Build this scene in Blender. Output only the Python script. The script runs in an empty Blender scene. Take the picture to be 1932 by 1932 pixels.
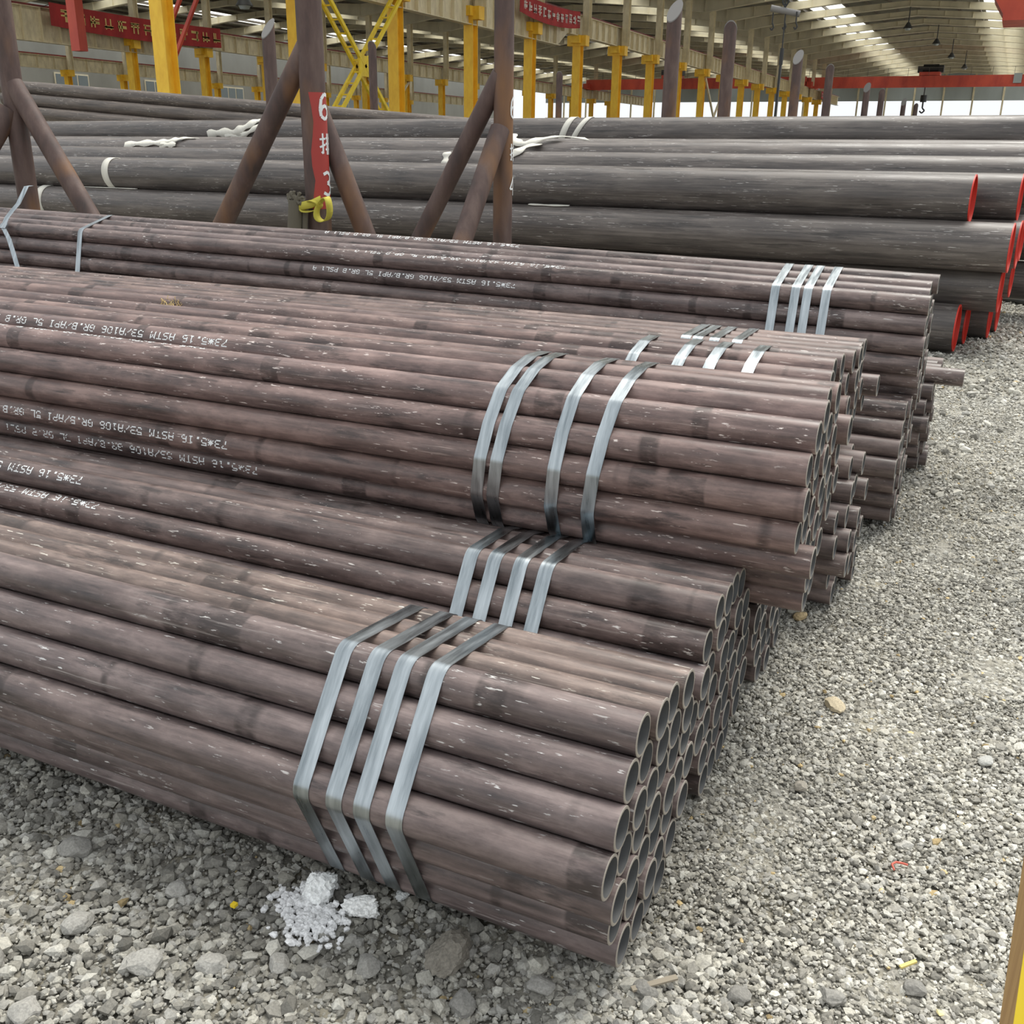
import bpy, bmesh, math, random
import numpy as np
from mathutils import Vector, Matrix
random.seed(7); rng = np.random.default_rng(11)
scene = bpy.context.scene; COL = scene.collection
sin, cos, PI, rad = math.sin, math.cos, math.pi, math.radians

# ------------------------------------------------------------------ camera
cam_d = bpy.data.cameras.new('camera'); cam = bpy.data.objects.new('camera', cam_d); COL.objects.link(cam)
cam_d.sensor_width = 36; cam_d.sensor_fit = 'HORIZONTAL'; cam_d.lens = 36 * 1897.57 / 1932
cam_d.clip_start = 0.05; cam_d.clip_end = 900
PITCH, YAW, ROLL = .3479, -.4387, .0137
fw = Vector((sin(YAW)*cos(PITCH), cos(YAW)*cos(PITCH), -sin(PITCH)))
rt = Vector((cos(YAW), -sin(YAW), 0)); up = rt.cross(fw)
r2 = rt*cos(ROLL)+up*sin(ROLL); u2 = -rt*sin(ROLL)+up*cos(ROLL)
M = Matrix((r2, u2, -fw)).transposed().to_4x4(); M.translation = Vector((0, -1.1728, 1.3086))
cam.matrix_world = M
scene.camera = cam

# ------------------------------------------------------------------ world, sun, exposure
w = bpy.data.worlds.new('sky'); scene.world = w; w.use_nodes = True
nt = w.node_tree; nt.nodes.clear()
out = nt.nodes.new('ShaderNodeOutputWorld'); bg = nt.nodes.new('ShaderNodeBackground')
bg.inputs[0].default_value = (.93, .97, 1.0, 1); bg.inputs[1].default_value = .85      # one even overcast sky
nt.links.new(bg.outputs[0], out.inputs[0])
sun_d = bpy.data.lights.new('open_sky_sun_offscreen', 'SUN'); sun = bpy.data.objects.new('open_sky_sun_offscreen', sun_d); COL.objects.link(sun)
sun_d.energy = 3.1; sun_d.angle = rad(38); sun_d.color = (1.0, .96, .88)
sun.rotation_euler = Vector((-.10, -.50, -1.0)).to_track_quat('-Z', 'Y').to_euler()
vs = scene.view_settings
vs.view_transform = 'Standard'; vs.look = 'None'; vs.gamma = 1; vs.use_curve_mapping = False; vs.exposure = 0.30

# ------------------------------------------------------------------ helpers
def tag(o, label=None, cat=None, group=None, kind=None):
    if label: o['label'] = label
    if cat: o['category'] = cat
    if group: o['group'] = group
    if kind: o['kind'] = kind
    return o
def link(name, me, parent=None, loc=(0, 0, 0), rot=None):
    o = bpy.data.objects.new(name, me); COL.objects.link(o)
    o.location = loc
    if rot is not None: o.rotation_euler = rot
    if parent: o.parent = parent
    return o
def empty(name, loc, label, cat, group=None, rot=None):
    o = link(name, None, None, loc, rot); o.empty_display_size = .1
    return tag(o, label, cat, group)
class MB:
    def __init__(s): s.v = []; s.f = []; s.m = []; s.sm = []
    def add(s, vs, fs, mat=0, smooth=False):
        b = len(s.v); s.v += [tuple(x) for x in vs]
        for f in fs: s.f.append(tuple(i+b for i in f)); s.m.append(mat); s.sm.append(smooth)
    def box(s, a, b, mat=0):
        (x0, y0, z0), (x1, y1, z1) = a, b
        s.add([(x0,y0,z0),(x1,y0,z0),(x1,y1,z0),(x0,y1,z0),(x0,y0,z1),(x1,y0,z1),(x1,y1,z1),(x0,y1,z1)],
              [(0,3,2,1),(4,5,6,7),(0,1,5,4),(1,2,6,5),(2,3,7,6),(3,0,4,7)], mat)
    def bar(s, p, q, w, h=None, mat=0, upv=(0, 0, 1)):
        p, q = Vector(p), Vector(q); d = (q-p).normalized(); h = h or w
        a = d.cross(Vector(upv))
        if a.length < 1e-4: a = d.cross(Vector((1, 0, 0)))
        a.normalize(); b = a.cross(d); a = a*w/2; b = b*h/2
        s.add([p-a-b, p+a-b, p+a+b, p-a+b, q-a-b, q+a-b, q+a+b, q-a+b],
              [(0,3,2,1),(4,5,6,7),(0,1,5,4),(1,2,6,5),(2,3,7,6),(3,0,4,7)], mat)
    def tube(s, p, q, r, r1=None, n=20, mat=0, caps=True, capmat=None, cut=None):
        p, q = Vector(p), Vector(q); d = (q-p).normalized(); r1 = r if r1 is None else r1
        a = d.cross(Vector((0, 0, 1)))
        if a.length < 1e-4: a = Vector((1, 0, 0))
        a.normalize(); b = d.cross(a)
        A = [p+(a*cos(2*PI*i/n)+b*sin(2*PI*i/n))*r for i in range(n)]
        B = [q+(a*cos(2*PI*i/n)+b*sin(2*PI*i/n))*r1 for i in range(n)]
        if cut is not None:            # slanted end: move end ring along the axis
            B = [x + d*cut*((x-q).dot(Vector((.7, -.7, 0)))/r1) for x in B]
        s.add(A+B, [(i, (i+1) % n, n+(i+1) % n, n+i) for i in range(n)], mat, True)
        if caps:
            cm = mat if capmat is None else capmat
            s.add(A, [tuple(range(n))[::-1]], cm); s.add(B, [tuple(range(n))], cm)
    def path(s, pts, r, n=8, mat=0):
        for i in range(len(pts)-1): s.tube(pts[i], pts[i+1], r, n=n, mat=mat)
    def mesh(s, name, mats):
        me = bpy.data.meshes.new(name); me.from_pydata(s.v, [], s.f)
        for m in mats: me.materials.append(m)
        me.polygons.foreach_set('material_index', s.m); me.polygons.foreach_set('use_smooth', s.sm)
        me.update(); return me
    def build(s, name, mats, parent=None, loc=(0, 0, 0), rot=None):
        if not isinstance(mats, (list, tuple)): mats = [mats]
        return link(name, s.mesh(name, mats), parent, loc, rot)
def ribbon(mb, pts, nrm, wvec, th=.0012, mat=0, smooth=False):
    """strip through pts; nrm outward normals; wvec half-width vector(s)"""
    n = len(pts); V = []
    for i in range(n):
        p = Vector(pts[i]); k = Vector(nrm[i])*th; wv = Vector(wvec[i]) if isinstance(wvec, list) else Vector(wvec)
        V += [p-wv, p+wv, p+wv+k, p-wv+k]
    F = []
    for i in range(n-1):
        a, b = 4*i, 4*i+4
        F += [(a+3, a+2, b+2, b+3), (a, b, b+1, a+1), (a, a+3, b+3, b), (a+1, b+1, b+2, a+2)]
    mb.add(V, F, mat, smooth)
    mb.add(V[:4], [(0, 1, 2, 3)], mat); mb.add(V[-4:], [(3, 2, 1, 0)], mat)

# ------------------------------------------------------------------ materials
def mat(name, col=(.5, .5, .5), rough=.6, metal=0.0, spec=.5):
    m = bpy.data.materials.new(name); m.use_nodes = True
    b = m.node_tree.nodes['Principled BSDF']
    b.inputs['Base Color'].default_value = (*col, 1); b.inputs['Roughness'].default_value = rough
    b.inputs['Metallic'].default_value = metal; b.inputs['Specular IOR Level'].default_value = spec
    return m
class NB:
    def __init__(s, m): s.m = m; s.t = m.node_tree; s.n = s.t.nodes; s.b = s.n['Principled BSDF']
    def new(s, k, **kw):
        x = s.n.new('ShaderNode'+k)
        for a, v in kw.items(): setattr(x, a, v)
        return x
    def ln(s, a, b): s.t.links.new(a, b)
    def coord(s, kind='Object', scale=(1, 1, 1), rnd=None):
        tc = s.new('TexCoord'); mp = s.new('Mapping'); mp.inputs['Scale'].default_value = scale
        s.ln(tc.outputs[kind], mp.inputs['Vector'])
        if rnd:
            oi = s.new('ObjectInfo'); ml = s.new('Math', operation='MULTIPLY'); ml.inputs[1].default_value = rnd
            s.ln(oi.outputs['Random'], ml.inputs[0]); cx = s.new('CombineXYZ')
            for i in range(3): s.ln(ml.outputs[0], cx.inputs[i])
            s.ln(cx.outputs[0], mp.inputs['Location'])
        return mp.outputs[0]
    def noise(s, vec, scale=5, detail=4, rough=.55, dist=0):
        x = s.new('TexNoise'); x.inputs['Scale'].default_value = scale; x.inputs['Detail'].default_value = detail
        x.inputs['Roughness'].default_value = rough; x.inputs['Distortion'].default_value = dist
        s.ln(vec, x.inputs['Vector']); return x.outputs['Fac']
    def ramp(s, fac, stops):
        x = s.new('ValToRGB'); e = x.color_ramp.elements
        while len(e) < len(stops): e.new(.5)
        for el, (p, c) in zip(e, stops):
            el.position = p; el.color = (*c, 1) if len(c) == 3 else c
        s.ln(fac, x.inputs[0]); return x.outputs[0]
    def mix(s, fac, a, b, mode='MIX'):
        x = s.new('Mix', data_type='RGBA', blend_type=mode)
        for sock, v in ((x.inputs[0], fac), (x.inputs[6], a), (x.inputs[7], b)):
            if isinstance(v, (int, float)): sock.default_value = v
            elif isinstance(v, tuple): sock.default_value = (*v, 1)
            else: s.ln(v, sock)
        return x.outputs[2]
    def bump(s, h, strength=.2, dist=.01):
        x = s.new('Bump'); x.inputs['Strength'].default_value = strength; x.inputs['Distance'].default_value = dist
        s.ln(h, x.inputs['Height']); s.ln(x.outputs[0], s.b.inputs['Normal'])
BLK, WHT = (0, 0, 0), (1, 1, 1)

def pipe_material(name, base, light, dark, long=1.0, ringy=True):
    m = mat(name, base, .5); k = NB(m); oi = k.new('ObjectInfo')
    streak = k.noise(k.coord('Object', (2.6*long, 48, 48), 40), 1.0, 8, .70)
    blot = k.noise(k.coord('Object', (6*long, 16, 16), 17), 1.0, 7, .66)
    c = k.ramp(streak, [(.32, dark), (.5, base), (.68, light)])
    c = k.mix(.5, c, k.ramp(blot, [(.34, dark), (.5, base), (.64, light)]))
    # dark, rubbed patches of bare scale
    pt = k.noise(k.coord('Object', (4.5*long, 26, 26), 63), 1.0, 6, .68)
    c = k.mix(k.ramp(pt, [(.56, BLK), (.66, (.75,)*3)]), c, tuple(x*.75 for x in dark))
    if ringy:   # darker mill-roll rings across the pipe
        ring = k.noise(k.coord('Object', (7.5, .35, .35), 90), 1.0, 2, .5)
        rs = k.ramp(ring, [(.605, BLK), (.63, WHT)])
        brk = k.ramp(k.noise(k.coord('Object', (14, 50, 50), 9), 1.0, 4, .65), [(.34, BLK), (.56, (.9,)*3)])
        c = k.mix(k.mix(1.0, rs, brk, 'MULTIPLY'), c, tuple(x*.35 for x in base))
    # pale scuffs, specks and dust streaks
    big = k.noise(k.coord('Object', (2.0, 9, 9), 21), 1.0, 3, .55); bigm = k.ramp(big, [(.44, BLK), (.60, WHT)])
    fl = k.noise(k.coord('Object', (26*long, 150, 150), 33), 1.0, 3, .6)
    c = k.mix(k.mix(1.0, k.ramp(fl, [(.64, BLK), (.68, WHT)]), bigm, 'MULTIPLY'), c, (.62, .60, .57))
    f2 = k.noise(k.coord('Object', (5*long, 130, 130), 51), 1.0, 5, .65)
    c = k.mix(k.mix(1.0, k.ramp(f2, [(.58, BLK), (.74, (.7,)*3)]), bigm, 'MULTIPLY'), c, (.45, .40, .37))
    tint = k.mix(1.0, c, oi.outputs['Color'], 'MULTIPLY')
    val = k.new('HueSaturation'); mr = k.new('MapRange'); mr.inputs[3].default_value = .90; mr.inputs[4].default_value = 1.10
    k.ln(oi.outputs['Random'], mr.inputs[0]); k.ln(mr.outputs[0], val.inputs['Value']); k.ln(tint, val.inputs['Color'])
    k.ln(val.outputs[0], k.b.inputs['Base Color'])
    k.ln(k.ramp(blot, [(.35, (.30,)*3), (.65, (.58,)*3)]), k.b.inputs['Roughness'])
    k.bump(streak, .18, .002)
    return m
M_PIPE = pipe_material('mill_scale_steel', (.136, .102, .095), (.29, .226, .207), (.040, .033, .033))
M_BIG = pipe_material('dark_line_pipe_steel', (.098, .084, .077), (.185, .162, .145), (.038, .034, .033), .35, False)
M_BORE = mat('pipe_bore', (.105, .108, .110), .6)
M_RIM = mat('cut_pipe_rim', (.34, .31, .27), .5, .3)
M_RED = mat('red_end_paint', (.62, .035, .02), .5)
M_WHITEPAINT = mat('white_marking_paint', (.78, .80, .80), .7)
M_STRAP = mat('blued_strap_steel', (.30, .33, .34), .30, 1.0); k = NB(M_STRAP)
sc = k.noise(k.coord('Object', (60, 6, 6)), 1.0, 4, .6)
k.ln(k.ramp(sc, [(.3, (.23, .262, .28)), (.7, (.54, .585, .61))]), k.b.inputs['Base Color'])
k.ln(k.ramp(sc, [(.3, (.24,)*3), (.7, (.38,)*3)]), k.b.inputs['Roughness'])
M_POST = mat('rusty_post_paint', (.13, .075, .06), .65); k = NB(M_POST)
n1 = k.noise(k.coord('Object', (9, 9, 2.5), 7), 1.0, 5, .6); n2 = k.noise(k.coord('Object', (3, 3, 1.2), 11), 1.0, 3, .5)
c = k.ramp(n1, [(.25, (.045, .032, .029)), (.5, (.090, .055, .047)), (.75, (.15, .102, .085))])
c = k.mix(k.ramp(n2, [(.52, BLK), (.70, WHT)]), c, (.20, .10, .045))
k.ln(c, k.b.inputs['Base Color']); k.bump(n1, .25, .004)
M_POSTRED = mat('red_marker_paint', (.38, .045, .035), .6)
M_CAP = mat('grey_post_cap', (.20, .19, .18), .6)
M_SLING = mat('white_webbing', (.66, .64, .57), .85)
M_YSLING = mat('yellow_webbing', (.50, .44, .06), .8)
M_RAG = mat('dirty_rag', (.13, .115, .085), .9)
def painted(name, c, d, rough=.5, sc=3):
    m = mat(name, c, rough); k = NB(m); n = k.noise(k.coord('Object', (sc, sc, sc*.4)), 1.0, 4, .6)
    k.ln(k.ramp(n, [(.3, d), (.6, c)]), k.b.inputs['Base Color']); return m
M_YEL = painted('yellow_steel_paint', (1.0, .62, .05), (.85, .46, .03))
M_YEL2 = painted('bright_yellow_paint', (.95, .70, .03), (.80, .55, .03))
M_CREAM = painted('cream_steel_paint', (.80, .70, .48), (.58, .49, .32))
M_CREAM2 = painted('pale_rafter_paint', (.80, .73, .55), (.62, .56, .41), sc=.6)
M_BROWNST = painted('shop_primed_steel', (.17, .14, .11), (.10, .085, .07))
M_CRANE = painted('red_crane_paint', (.62, .09, .05), (.42, .05, .035), sc=.8)
M_DKRED = painted('dark_red_steel', (.24, .035, .03), (.14, .02, .02))
M_ROOF = painted('roof_deck', (.27, .26, .21), (.19, .185, .15), .7, .4)
M_WALLG = painted('grey_wall_sheet', (.42, .46, .46), (.33, .36, .36), .7, .2)
M_WALLD = painted('side_wall_sheet', (.30, .30, .27), (.23, .23, .205), .7, .2)
M_BANNER = painted('banner_cloth', (.42, .03, .03), (.26, .02, .02), .8, 1)
M_GOLD = mat('banner_print', (.75, .55, .2), .8)
M_PRINTW = mat('banner_print_white', (.8, .72, .66), .8)
M_DARK = mat('black_steel', (.02, .02, .02), .5)
M_LAMP = mat('lamp_shade_metal', (.05, .05, .05), .5)
M_SKYL = bpy.data.materials.new('translucent_skylight'); M_SKYL.use_nodes = True
t = M_SKYL.node_tree; t.nodes.clear(); o_ = t.nodes.new('ShaderNodeOutputMaterial'); tr = t.nodes.new('ShaderNodeBsdfTranslucent')
tr.inputs[0].default_value = (.95, .96, .92, 1); t.links.new(tr.outputs[0], o_.inputs[0])

# ------------------------------------------------------------------ ground
def ground_tone(X, Y):
    """0 = bare coarse gravel, 1 = gravel powdered with pale traffic dust (the driving lane); irregular wear patches"""
    X = np.asarray(X, float); Y = np.asarray(Y, float)
    wob = .5*np.sin(3.1*X+1.7*Y)+.35*np.sin(5.3*Y-2.2*X+1)+.25*np.sin(11*X+7*Y)+.2*np.sin(17*X-13*Y)
    lane = 1/(1+np.exp(-(X+.30+.22*wob)/.25))
    return np.clip(.30+.62*lane+.10*wob, 0, 1)
M_GROUND = mat('packed_gravel_dust', (.3, .28, .24), .95); k = NB(M_GROUND)
at = k.new('Attribute', attribute_name='tone')
v = k.coord('Object'); g1 = k.noise(v, 55, 6, .7); g2 = k.noise(v, 6, 4, .6)
lite = k.ramp(g1, [(.3, (.17, .16, .135)), (.5, (.40, .385, .335)), (.7, (.60, .58, .52))])
drk = k.ramp(g1, [(.3, (.075, .068, .056)), (.55, (.17, .157, .13)), (.75, (.28, .262, .22))])
c = k.mix(at.outputs['Fac'], drk, lite)
c = k.mix(k.ramp(g2, [(.45, BLK), (.75, (.35,)*3)]), c, (.45, .38, .22), 'MIX')
k.ln(c, k.b.inputs['Base Color']); k.bump(g1, .9, .012)
def grid_axis(lo, hi, step, farlo, farhi):
    a = list(np.arange(lo, hi+1e-6, step)); x = step; 
    while a[-1] < farhi: x *= 1.35; a.append(a[-1]+x)
    x = step
    while a[0] > farlo: x *= 1.35; a.insert(0, a[0]-x)
    return np.array(a)
gx = grid_axis(-3.2, 2.4, .06, -160, 80); gy = grid_axis(-1.2, 6.5, .06, -60, 260)
GX, GY = np.meshgrid(gx, gy); nx, ny = len(gx), len(gy)
near = ((GX > -3.3) & (GX < 2.5) & (GY > -1.3) & (GY < 6.6))
GZ = np.where(near, .004*np.sin(9*GX+2*GY)*np.sin(7*GY)+rng.normal(0, .0018, GX.shape)-.0125, -.012)
me = bpy.data.meshes.new('floor')
idx = np.arange(nx*ny).reshape(ny, nx)
faces = np.stack([idx[:-1, :-1], idx[:-1, 1:], idx[1:, 1:], idx[1:, :-1]], -1).reshape(-1, 4)
me.from_pydata(np.stack([GX, GY, GZ], -1).reshape(-1, 3).tolist(), [], faces.tolist())
me.materials.append(M_GROUND); me.polygons.foreach_set('use_smooth', [True]*len(me.polygons))
a = me.attributes.new('tone', 'FLOAT', 'POINT'); a.data.foreach_set('value', ground_tone(GX, GY).ravel().astype(np.float32))
floor = link('floor', me); tag(floor, 'pale dusty gravel floor of the pipe yard', None, None, 'structure')

# ------------------------------------------------------------------ hall shell and roof
def set_struct(o, label): return tag(o, label, None, None, 'structure')
XA, XC, XE, XD = -26.0, -56.0, -86.0, 4.0
ZR_E, ZR_R = 12.6, 13.6         # eave and ridge of each bay
PITCHY = 7.25; YA0 = 26.4
frames = [YA0+PITCHY*i for i in range(24)]
Y_END = frames[-1]+2
roof = MB()
bays = ((XE, XC), (XC, XA), (XA, XD))
def roof_z(x, x0, x1):
    m = (x0+x1)/2; return ZR_R-(ZR_R-ZR_E)*abs(x-m)/((x1-x0)/2)
for x0, x1 in bays:
    m = (x0+x1)/2
    for a_, b_ in ((x0, m), (m, x1)):
        c0, c1 = (a_, b_)
        # leave a translucent strip in the middle third of every slope
        s0 = c0+(c1-c0)*.40; s1 = c0+(c1-c0)*.60
        for p, q in ((c0, s0), (s1, c1)):
            zp, zq = roof_z(p, x0, x1)+.95, roof_z(q, x0, x1)+.95
            y0, y1 = YA0-4, Y_END
            roof.add([(p, y0, zp), (q, y0, zq), (q, y1, zq), (p, y1, zp), (p, y0, zp+.1), (q, y0, zq+.1), (q, y1, zq+.1), (p, y1, zp+.1)],
                     [(0, 3, 2, 1), (4, 5, 6, 7), (0, 1, 5, 4), (1, 2, 6, 5), (2, 3, 7, 6), (3, 0, 4, 7)])
ceiling = roof.build('ceiling', M_ROOF); set_struct(ceiling, 'sheet roof of the hall over rows of cream rafters')
sky_i = 0
for x0, x1 in bays:
    m = (x0+x1)/2
    for a_, b_ in ((x0, m), (m, x1)):
        s0 = a_+(b_-a_)*.40; s1 = a_+(b_-a_)*.60
        for j in range(0, len(frames)-1):
            y0, y1 = frames[j]+.06, frames[j+1]-.06
            b = MB(); z0, z1 = roof_z(s0, x0, x1)+.98, roof_z(s1, x0, x1)+.98
            b.add([(s0, y0, z0), (s1, y0, z1), (s1, y1, z1), (s0, y1, z0)], [(0, 1, 2, 3)])
            b.build('skylight_panel', M_SKYL, ceiling)
# rafters: tapered box girders, one mesh per bay shared by all frames
for x0, x1 in bays:
    b = MB(); m = (x0+x1)/2; prof = []
    for i in range(13):
        x = x0+(x1-x0)*i/12; top = roof_z(x, x0, x1)+.72
        dep = .48+.50*abs(2*i/12-1)**2.2
        prof.append((x, top, top-dep))
    for i in range(12):
        (xa, ta, ba), (xb, tb, bb) = prof[i], prof[i+1]
        b.add([(xa, -.10, ba), (xb, -.10, bb), (xb, .10, bb), (xa, .10, ba), (xa, -.10, ta), (xb, -.10, tb), (xb, .10, tb), (xa, .10, ta)],
              [(0, 3, 2, 1), (4, 5, 6, 7), (0, 1, 5, 4), (2, 3, 7, 6)])
        b.add([(xa, -.26, ba-.05), (xb, -.26, bb-.05), (xb, .26, bb-.05), (xa, .26, ba-.05), (xa, -.26, ba), (xb, -.26, bb), (xb, .26, bb), (xa, .26, ba)],
              [(0, 3, 2, 1), (4, 5, 6, 7), (0, 1, 5, 4), (2, 3, 7, 6)])
        b.box((xa-.02, -.24, ba), (xa+.02, .24, ta), 0)
    rm = b.mesh('rafter', [M_CREAM2])
    for y in frames: link('rafter', rm, ceiling, (0, y, 0))
    # purlins
    for i in range(1, 16):
        x = x0+(x1-x0)*i/16
        if True:
            q = MB(); z = roof_z(x, x0, x1)+.84
            q.box((x-.05, YA0-4, z-.12), (x+.05, Y_END, z+.10)); q.build('purlin', M_BROWNST, ceiling)
# end wall: grey sheeting above an open end, with slim mullions
wall = MB(); wall.box((XE, Y_END, 9.6), (XD+10, Y_END+.3, 16))
wb = wall.build('wall_back', M_WALLG); set_struct(wb, 'grey sheeted gable wall above the open far end of the hall')
for i in range(20):
    b = MB(); x = XE+4+i*4.6; b.box((x-.14, Y_END-.25, 0), (x+.14, Y_END-.002, 16)); b.build('wall_post', M_CREAM, wb)
for z in (3.2, 6.8):
    b = MB(); b.box((XE, Y_END-.12, z-.12), (XD+10, Y_END-.002, z+.12)); b.build('wall_rail', M_CREAM2, wb)
wall = MB(); wall.box((XE-8.3, YA0-6, 0), (XE-8, Y_END, 15))
wl = wall.build('wall_left', M_WALLD); set_struct(wl, 'dim sheeted side wall of the hall behind the runways')
M_WIN = mat('dim_window_glass', (.20, .24, .26), .25)
for i in range(9):
    y = 44+i*13.0
    b = MB(); b.box((XE-8.05, y, 6.1), (XE-7.9, y+4.6, 8.2)); f = b.build('window_frame', M_CREAM2, wl)
    for j in range(3):
        q = MB(); q.box((XE-7.9, y+.15+j*1.5, 6.25), (XE-7.86, y+1.45+j*1.5, 8.05)); q.build('pane', M_WIN, f)

# ------------------------------------------------------------------ crane columns and runways
def h_section(b, z0, z1, w, d, mat=0):
    b.box((-w/2, -d/2, z0), (w/2, -d/2+.03, z1), mat); b.box((-w/2, d/2-.03, z0), (w/2, d/2, z1), mat)
    b.box((-.02, -d/2+.03, z0), (.02, d/2-.03, z1), mat)
b = MB(); h_section(b, 0, 7.3, .52, .55); SH_A = b.mesh('shaft', [M_YEL])
b = MB(); b.box((-.62, -.3, 7.3), (.62, .3, 7.9)); b.box((-.3, -.62, 7.45), (.3, -.3, 7.9)); b.box((-.3, .3, 7.45), (.3, .62, 7.9)); BR_A = b.mesh('bracket', [M_YEL])
b = MB(); h_section(b, 7.9, 13.2, .42, .45); UP_A = b.mesh('upper_post', [M_CREAM])
UP_B = UP_A
def column(x, y, label, group, upper):
    o = empty('crane_column', (x, y, 0), label, 'column', group)
    link('shaft', SH_A, o); link('bracket', BR_A, o); link('upper_post', upper, o, (.55, 0, 0))
    return o
for i, y in enumerate(frames[:18]):
    column(XA, y+.4, 'yellow steel crane column carrying the cream runway beam with the near red banner', 'yellow columns of the near crane runway', UP_A if i % 2 == 0 else UP_B)
for i, y in enumerate(frames[4:18]):
    column(XC, y+.4, 'small distant yellow crane column under the middle runway beam', 'yellow columns of the middle crane runway', UP_B if i % 2 == 0 else UP_A)
for i, y in enumerate(frames[7:17]):
    column(XE, y+.4, 'dim distant crane column under the farthest runway beam by the side wall', 'columns of the farthest crane runway', UP_B)
def runway(x, ya, yb, ydeep, label, stiff_step, nst):
    o = empty('crane_runway_beam', (x, ya, 0), label, 'beam')
    L = yb-ya
    b = MB(); b.box((-.03, 0, 7.9), (.03, L, 9.0)); b.box((-.03, 0, 7.3-.2), (.03, ydeep-ya-1.5, 7.9))
    b.add([(-.03, ydeep-ya-1.5, 7.1), (.03, ydeep-ya-1.5, 7.1), (.03, ydeep-ya, 7.9), (-.03, ydeep-ya, 7.9), (-.03, ydeep-ya-1.5, 7.9), (.03, ydeep-ya-1.5, 7.9)],
          [(0, 1, 2, 3), (0, 4, 5, 1), (0, 3, 4), (1, 5, 2), (3, 2, 5, 4)])
    b.build('web', M_CREAM, o)
    b = MB(); b.box((-.25, 0, 9.0), (.25, L, 9.04)); b.build('top_flange', M_CREAM, o)
    b = MB(); b.box((-.22, ydeep-ya, 7.86), (.22, L, 7.9)); b.box((-.22, 0, 7.06), (.22, ydeep-ya-1.5, 7.1)); b.build('bottom_flange', M_CREAM, o)
    b = MB(); b.box((-.06, 0, 9.04), (.06, L, 9.18)); b.build('rail', M_DKRED, o)
    b1 = MB(); b1.box((.03, -.015, 7.9), (.22, .015, 9.0)); s1 = b1.mesh('stiffener', [M_CREAM])
    b2 = MB(); b2.box((.03, -.015, 7.1), (.22, .015, 9.0)); s2 = b2.mesh('stiffener', [M_CREAM])
    for i in range(nst):
        y = i*stiff_step
        link('stiffener', s2 if ya+y < ydeep-1.6 else s1, o, (0, y, 0))
runway(XA, 20, 168, 61.2, 'long cream crane runway beam on yellow columns with dark red rail', 1.15, 128)
runway(XC, 40, 168, 60.5, 'middle cream crane runway beam on small yellow columns', 1.4, 90)
runway(XE, 60, 168, 61, 'farthest dim runway beam along the side wall', 2.0, 54)
# yellow X brace with a ladder between two near columns
o = empty('column_cross_brace', (XA+.35, 34.2, 0), 'bright yellow laced cross brace between two near crane columns', 'brace')
for k_, (p, q) in enumerate((((0, 0, 7.6), (0, 6.6, 1.2)), ((0, 6.6, 7.6), (0, 0, 1.2)))):
    for s in (-.0, .45):
        b = MB(); b.bar((s, p[1], p[2]), (s, q[1], q[2]), .12, .14); b.build('brace_bar', M_YEL2, o)
    for j in range(14):
        t_ = (j+.5)/14; y = p[1]+(q[1]-p[1])*t_; z = p[2]+(q[2]-p[2])*t_
        b = MB(); b.box((0, y-.03, z-.03), (.45, y+.03, z+.03)); b.build('rung', M_YEL2, o)
b = MB(); b.box((.42, 2.9, 4.0), (.5, 3.7, 4.8)); b.build('gusset', M_YEL2, o)
def small_brace(y, x, label):
    o = empty('column_cross_brace', (x+.3, y, 0), label, 'brace')
    for p, q in (((0, 0, 7.2), (0, PITCHY, 1)), ((0, PITCHY, 7.2), (0, 0, 1))):
        b = MB(); b.bar(p, q, .14, .2); b.build('brace_bar', M_CREAM, o)
small_brace(frames[9]+.4, XA, 'pale cross brace between far columns of the near runway')
small_brace(frames[8]+.4, XC, 'pale cross brace between columns of the middle runway')

# banners with rows of print
def banner(x, ya, yb, z0, z1, label, pm, sag):
    o = empty('cloth_banner', (x, ya, z0), label, 'banner')
    n = 14; b = MB(); V = []
    for i in range(n+1):
        t_ = i/n; y = (yb-ya)*t_; s = -sag*4*t_*(1-t_); wv = .03*sin(i*1.9)
        V += [(wv, y, s), (wv+.01, y, z1-z0+s*.6), (wv+.02, y, z1-z0+s*.6), (wv+.02, y, s)]
    F = []
    for i in range(n):
        a = 4*i; F += [(a+3, a+2, a+6, a+7), (a, a+4, a+5, a+1), (a+1, a+5, a+6, a+2), (a, a+3, a+7, a+4)]
    b.add(V, F); b.build('cloth', M_BANNER, o)
    nchar = 13; h = z1-z0
    for y in (.02, (yb-ya)/2, yb-ya-.02):
        q = MB(); zz = (9.02-z0) if y != (yb-ya)/2 else (8.0-z0); q.bar((.02, y, h*.9 if y != (yb-ya)/2 else zz), (-.84, y, zz), .03); q.build('tie_cord', M_DARK, o)
    for c in range(nchar):
        t_ = (c+.7)/(nchar+.4); y = (yb-ya)*t_; s = -sag*4*t_*(1-t_)*.8
        cw = (yb-ya)/nchar*.62; b = MB()
        for _ in range(3):
            zz = h*(.28+.46*random.random())+s; b.box((.055, y, zz), (.06, y+cw, zz+h*.07))
        for _ in range(2):
            yy = y+cw*random.random()*.85; b.box((.055, yy, h*.25+s), (.06, yy+cw*.13, h*.75+s))
        b.build('printed_character', pm, o)
banner(XA+.86, 52.5, 61.0, 8.1, 9.0, 'red cloth banner hung on the near crane runway beam', M_PRINTW, .25)
banner(XC+.86, 48.5, 64.0, 8.0, 9.3, 'long red banner with gold print on the middle runway beam', M_GOLD, .2)
banner(XA+.86, 148, 156, 8.0, 8.9, 'small faded red banner far along the near runway beam', M_PRINTW, .1)

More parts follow.
